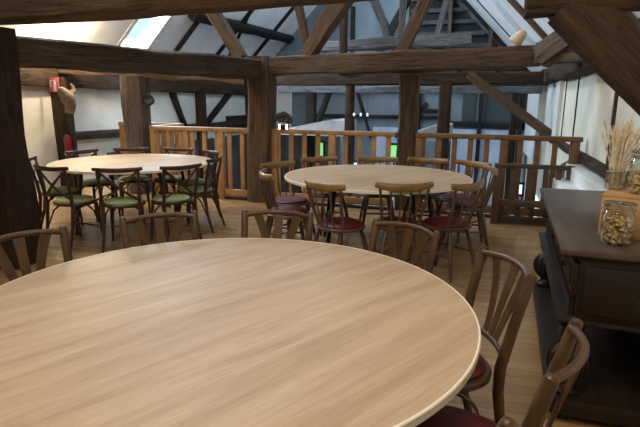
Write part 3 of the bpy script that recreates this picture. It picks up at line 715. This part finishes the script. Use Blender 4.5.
# canopies and laid tables on the ground floor
def canopy(label, s0, s1, t0, t1, zl, zh, mat=CANVAS):
    e = thing('canopy', label, 'canopy', W(s0,t0,LOW), ROTZ); w_, d_ = s1-s0, t1-t0
    mb = MB(); mb.prism([(0,zl-LOW-.08),(0,zl-LOW),(w_*.8,zh-LOW),(w_,zh-LOW-.02),(w_,zl-LOW-.08)], 0, d_, lambda x,y,d: (x,d,y)); mb.build('roof_cloth', mat, e, smooth=False)
    for x in (.05, w_-.05):
        for y in (.05, d_-.05): MB().sweep([(x,y,0),(x,y,zl-LOW-.04)], .03).build('pole', T_PALE, e)
canopy('pale sloping canopy rising to the right beyond the railing, left of the slim post', -4.25, -2.66, 10.4, 11.4, .82, 1.07)
canopy('pale sloping canopy beyond the railing, right of the slim post', -1.5, -.58, 10.4, 11.4, .78, 1.04)
def laid(label, s, t, w_=1.6, d_=.9):
    e = thing('banquet_table', label, 'table', W(s,t,LOW), ROTZ)
    MB().box((0,0,.74), (w_,d_,.03)).build('tabletop', T_BROWN, e)
    for sx in (-1,1):
        for sy in (-1,1): MB().box((sx*(w_/2-.08),sy*(d_/2-.08),.36), (.06,.06,.72)).build('leg', T_BROWN, e)
    c = MB(); c.box((0,0,.772), (w_+.1,d_+.1,.03), bevel=.01)
    for sx in (-1,1): c.box((sx*(w_/2+.05),0,.6), (.012,d_+.1,.36))
    for sy in (-1,1): c.box((0,sy*(d_/2+.05),.6), (w_+.1,.012,.36))
    o = c.build('tablecloth', CLOTHW); o.location = W(s,t,LOW); o.rotation_euler = (0,0,ROTZ)
    tag(o, 'white cloth on the ' + label, 'tablecloth')
laid('ground floor table seen under the middle table', -3.3, 12.4)
laid('ground floor table seen between the left balusters', -5.5, 11.2)
laid('ground floor table seen through the right railing', .1, 13.2)
laid('ground floor table seen behind the slim post', -1.7, 13.6)

# ------------------------------------------------------------------ light
wld = bpy.data.worlds.new('world'); scn.world = wld; wld.use_nodes = True
bg = wld.node_tree.nodes['Background']; bg.inputs[0].default_value = (.55,.76,1.0,1); bg.inputs[1].default_value = 1.7
def area(name, loc, tgt, size, power, col, sy=None):
    l = bpy.data.lights.new(name, 'AREA'); l.energy = power; l.color = col; l.size = size
    if sy: l.shape = 'RECTANGLE'; l.size_y = sy
    o = bpy.data.objects.new(name, l); COL.objects.link(o); o.location = loc
    o.rotation_euler = (Vector(tgt)-Vector(loc)).to_track_quat('-Z','Y').to_euler(); return o
def sky_light(side, h, power, col=(.76,.87,1.0)):
    t0, t1, q0, q1 = h; c = slope_pt(side, (q0+q1)/2, (t0+t1)/2, .25); d = slope_pt(side, (q0+q1)/2, (t0+t1)/2, -3)
    area('daylight', W(*c), W(*d), t1-t0, power, col, (q1-q0)*1.4)
sky_light(-1, HL[0], 380)
for h in HL[1:3]: sky_light(-1, h, 200)  # sky lamps at the added high skylights over the void
for h in HR: sky_light(1, h, 60)  # sky lamps at the added right-slope skylights
sky_light(-1, HL[3], 30, (.9,.95,1.0))  # weak sky lamp at an added skylight out of view
sky_light(-1, HL[4], 160, (.95,.96,1.0))  # added unseen skylight, brightens the right wall
area('lamp_or_fill', W(-1.2,-.6,3.4), W(-.9,1.6,.7), 0.7, 52, (1.0,.84,.64))
area('lamp_or_fill', W(.2,1.2,2.9), W(.6,4.2,.9), .4, 16, (1.0,.87,.70))
area('lamp_or_fill', W(-4.5,4.9,2.9), W(-4.4,5.2,0), .5, 32, (1.0,.93,.84))  # added fill above the far left table, brightens the floor there
pl = bpy.data.lights.new('wall_lamp', 'POINT'); pl.energy = 95; pl.color = (1.0,.82,.56); pl.shadow_soft_size = .08
po = bpy.data.objects.new('wall_lamp', pl); COL.objects.link(po); po.location = W(-5.95,6.78,2.42)

# ------------------------------------------------------------------ camera
cam = bpy.data.cameras.new('camera'); co = bpy.data.objects.new('camera', cam); COL.objects.link(co); scn.camera = co
p, r = .2149, .0091
fw = Vector((0, math.cos(p), -math.sin(p))); rt = Vector((1,0,0)); up = Vector((0, math.sin(p), math.cos(p)))
rt2 = rt*math.cos(r)+up*math.sin(r); up2 = up*math.cos(r)-rt*math.sin(r)
M = Matrix((rt2, up2, -fw)).transposed().to_4x4(); M.translation = (0,0,1.468); co.matrix_world = M
cam.sensor_width = 36; cam.lens = 520.3/640*36; cam.clip_start = .05
vs = scn.view_settings; scn.display_settings.display_device = 'sRGB'
vs.view_transform = 'Standard'; vs.look = 'None'; vs.gamma = 1; vs.use_curve_mapping = False; vs.exposure = 0.2
